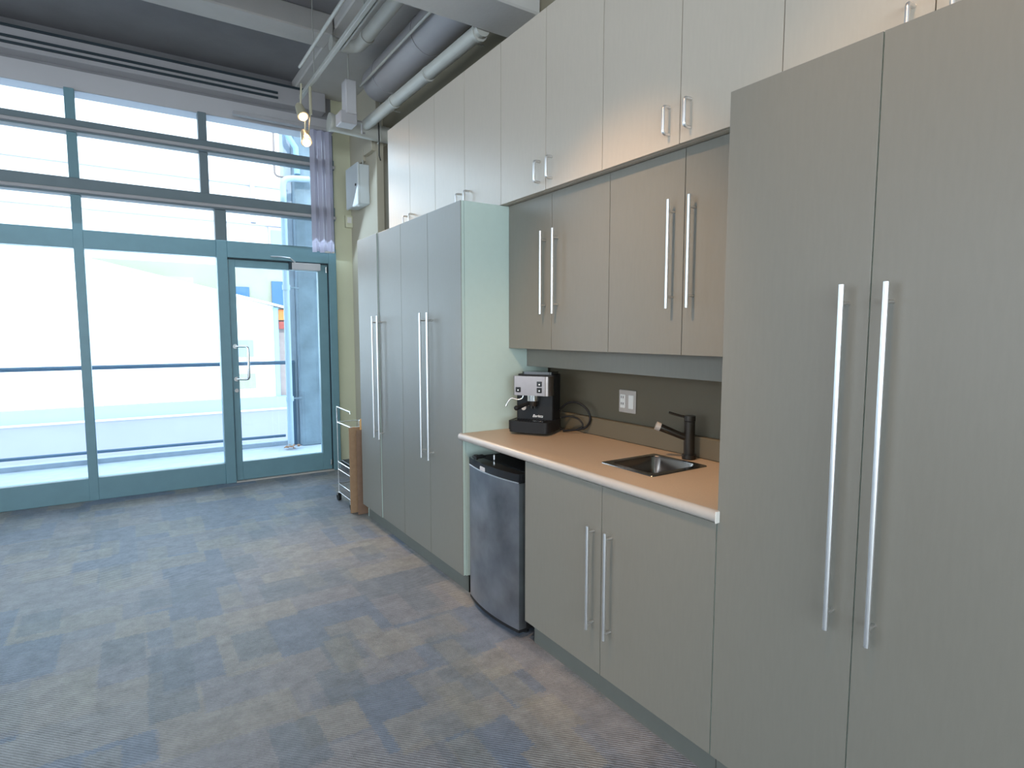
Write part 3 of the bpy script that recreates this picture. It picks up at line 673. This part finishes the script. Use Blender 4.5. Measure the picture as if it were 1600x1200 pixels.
for i in range(26):
    a = random.uniform(0, 6.28); x = 1.675+random.uniform(-.10, .11); y = 7.64+random.uniform(-.05, .06); s = random.uniform(.012, .03); z = -.015+random.uniform(0, .05)
    v = [bm.verts.new((x+s*math.cos(a+k), y+s*math.sin(a+k), z+random.uniform(0, .02))) for k in (0, 1.2, 3.1, 4.4)]
    bm.faces.new(v)
o = obj('dry_leaves', bm, 'leaf'); tag(o, 'small drift of dry brown leaves at the foot of the downpipe', 'leaves'); o['kind'] = 'stuff'
# building across the way
o = bx('street', 'slab', None, -30, 40, 8.4, 60, -4.2, -4.0); o['kind'] = 'structure'
t = thing('low_building', 'low white building with siding and sloping roof edge across the way', 'building', (1.5, 12, -4))
bx('plinth_wall', 'lilac', t, -8, 6, 11.86, 14.8, -4, -.02)
bx('plinth_cap', 'siding', t, -8, 6, 11.82, 11.95, -.02, .0)
bx('sill_band', 'paleblue', t, -8, 6, 11.93, 14.8, .0, .22)
bm = bm_new(); prism(bm, [(-8, .22), (2.37, .22), (2.37, 1.96), (1.69, 2.13), (-8, 4.4)], 1, 12.03, 14.5); obj('siding_wall', bm, 'siding', t)
bm = bm_new(); prism(bm, [(-8.1, 4.4), (1.69, 2.13), (2.62, 1.91), (2.62, 1.95), (1.69, 2.17), (-8.1, 4.45)], 1, 11.9, 14.6); obj('roof_edge', bm, 'siding', t)
for i in range(30):
    x = 2.30-i*.13; bx('siding_batten', 'siding', t, x, x+.022, 12.005, 12.03, .22, 1.90)
bx('corner_post', 'paleblue', t, 2.36, 2.44, 11.98, 12.1, .22, 1.94)
bx('teal_window', 'paleblue', t, 1.72, 1.98, 11.995, 12.03, 1.00, 1.32)
bx('teal_window', 'cream', t, 1.72, 2.0, 11.995, 12.03, .40, .68)
bx('awning_strip', 'orange', t, 2.45, 2.60, 12.0, 12.1, 1.70, 1.90)
bx('awning_strip', 'redbrown', t, 2.45, 2.60, 12.0, 12.1, 1.53, 1.67)
bx('board_wall', 'fencebr', t, 2.44, 2.66, 12.1, 12.2, .22, 1.92)
t = thing('tall_building', 'tall pale building with blue windows rising behind the low white one', 'building', (2, 15, -4))
bx('facade', 'cream', t, -10, 9, 15, 18, -4, 3.0)
bx('facade_upper', 'siding', t, -10, 9, 15.2, 18, 3.0, 14)
def px_win(name, m, xa, xb, za, zb, y=15.0): bx(name, m, t, xa, xb, y-.06, y+.01, za, zb, bev=.004)
px_win('blue_window', 'bluewin', 2.11, 2.42, 1.90, 2.52)
px_win('blue_window', 'bluewin', 2.92, 3.32, 1.7, 2.68)
for z in (4.0, 4.9, 5.6): bx('cornice_line', 'lilac', t, -10, 9, 15.14, 15.21, z, z+.03)
wf = bx('window_frame', 'lilac', t, 2.92, 3.36, 15.1, 15.21, 3.32, 3.98)
bx('pane', 'paleblue', wf, 2.98, 3.30, 15.08, 15.11, 3.36, 3.90)
bx('pilaster', 'lilac', t, 2.55, 2.66, 15.12, 15.21, 4.05, 5.0)
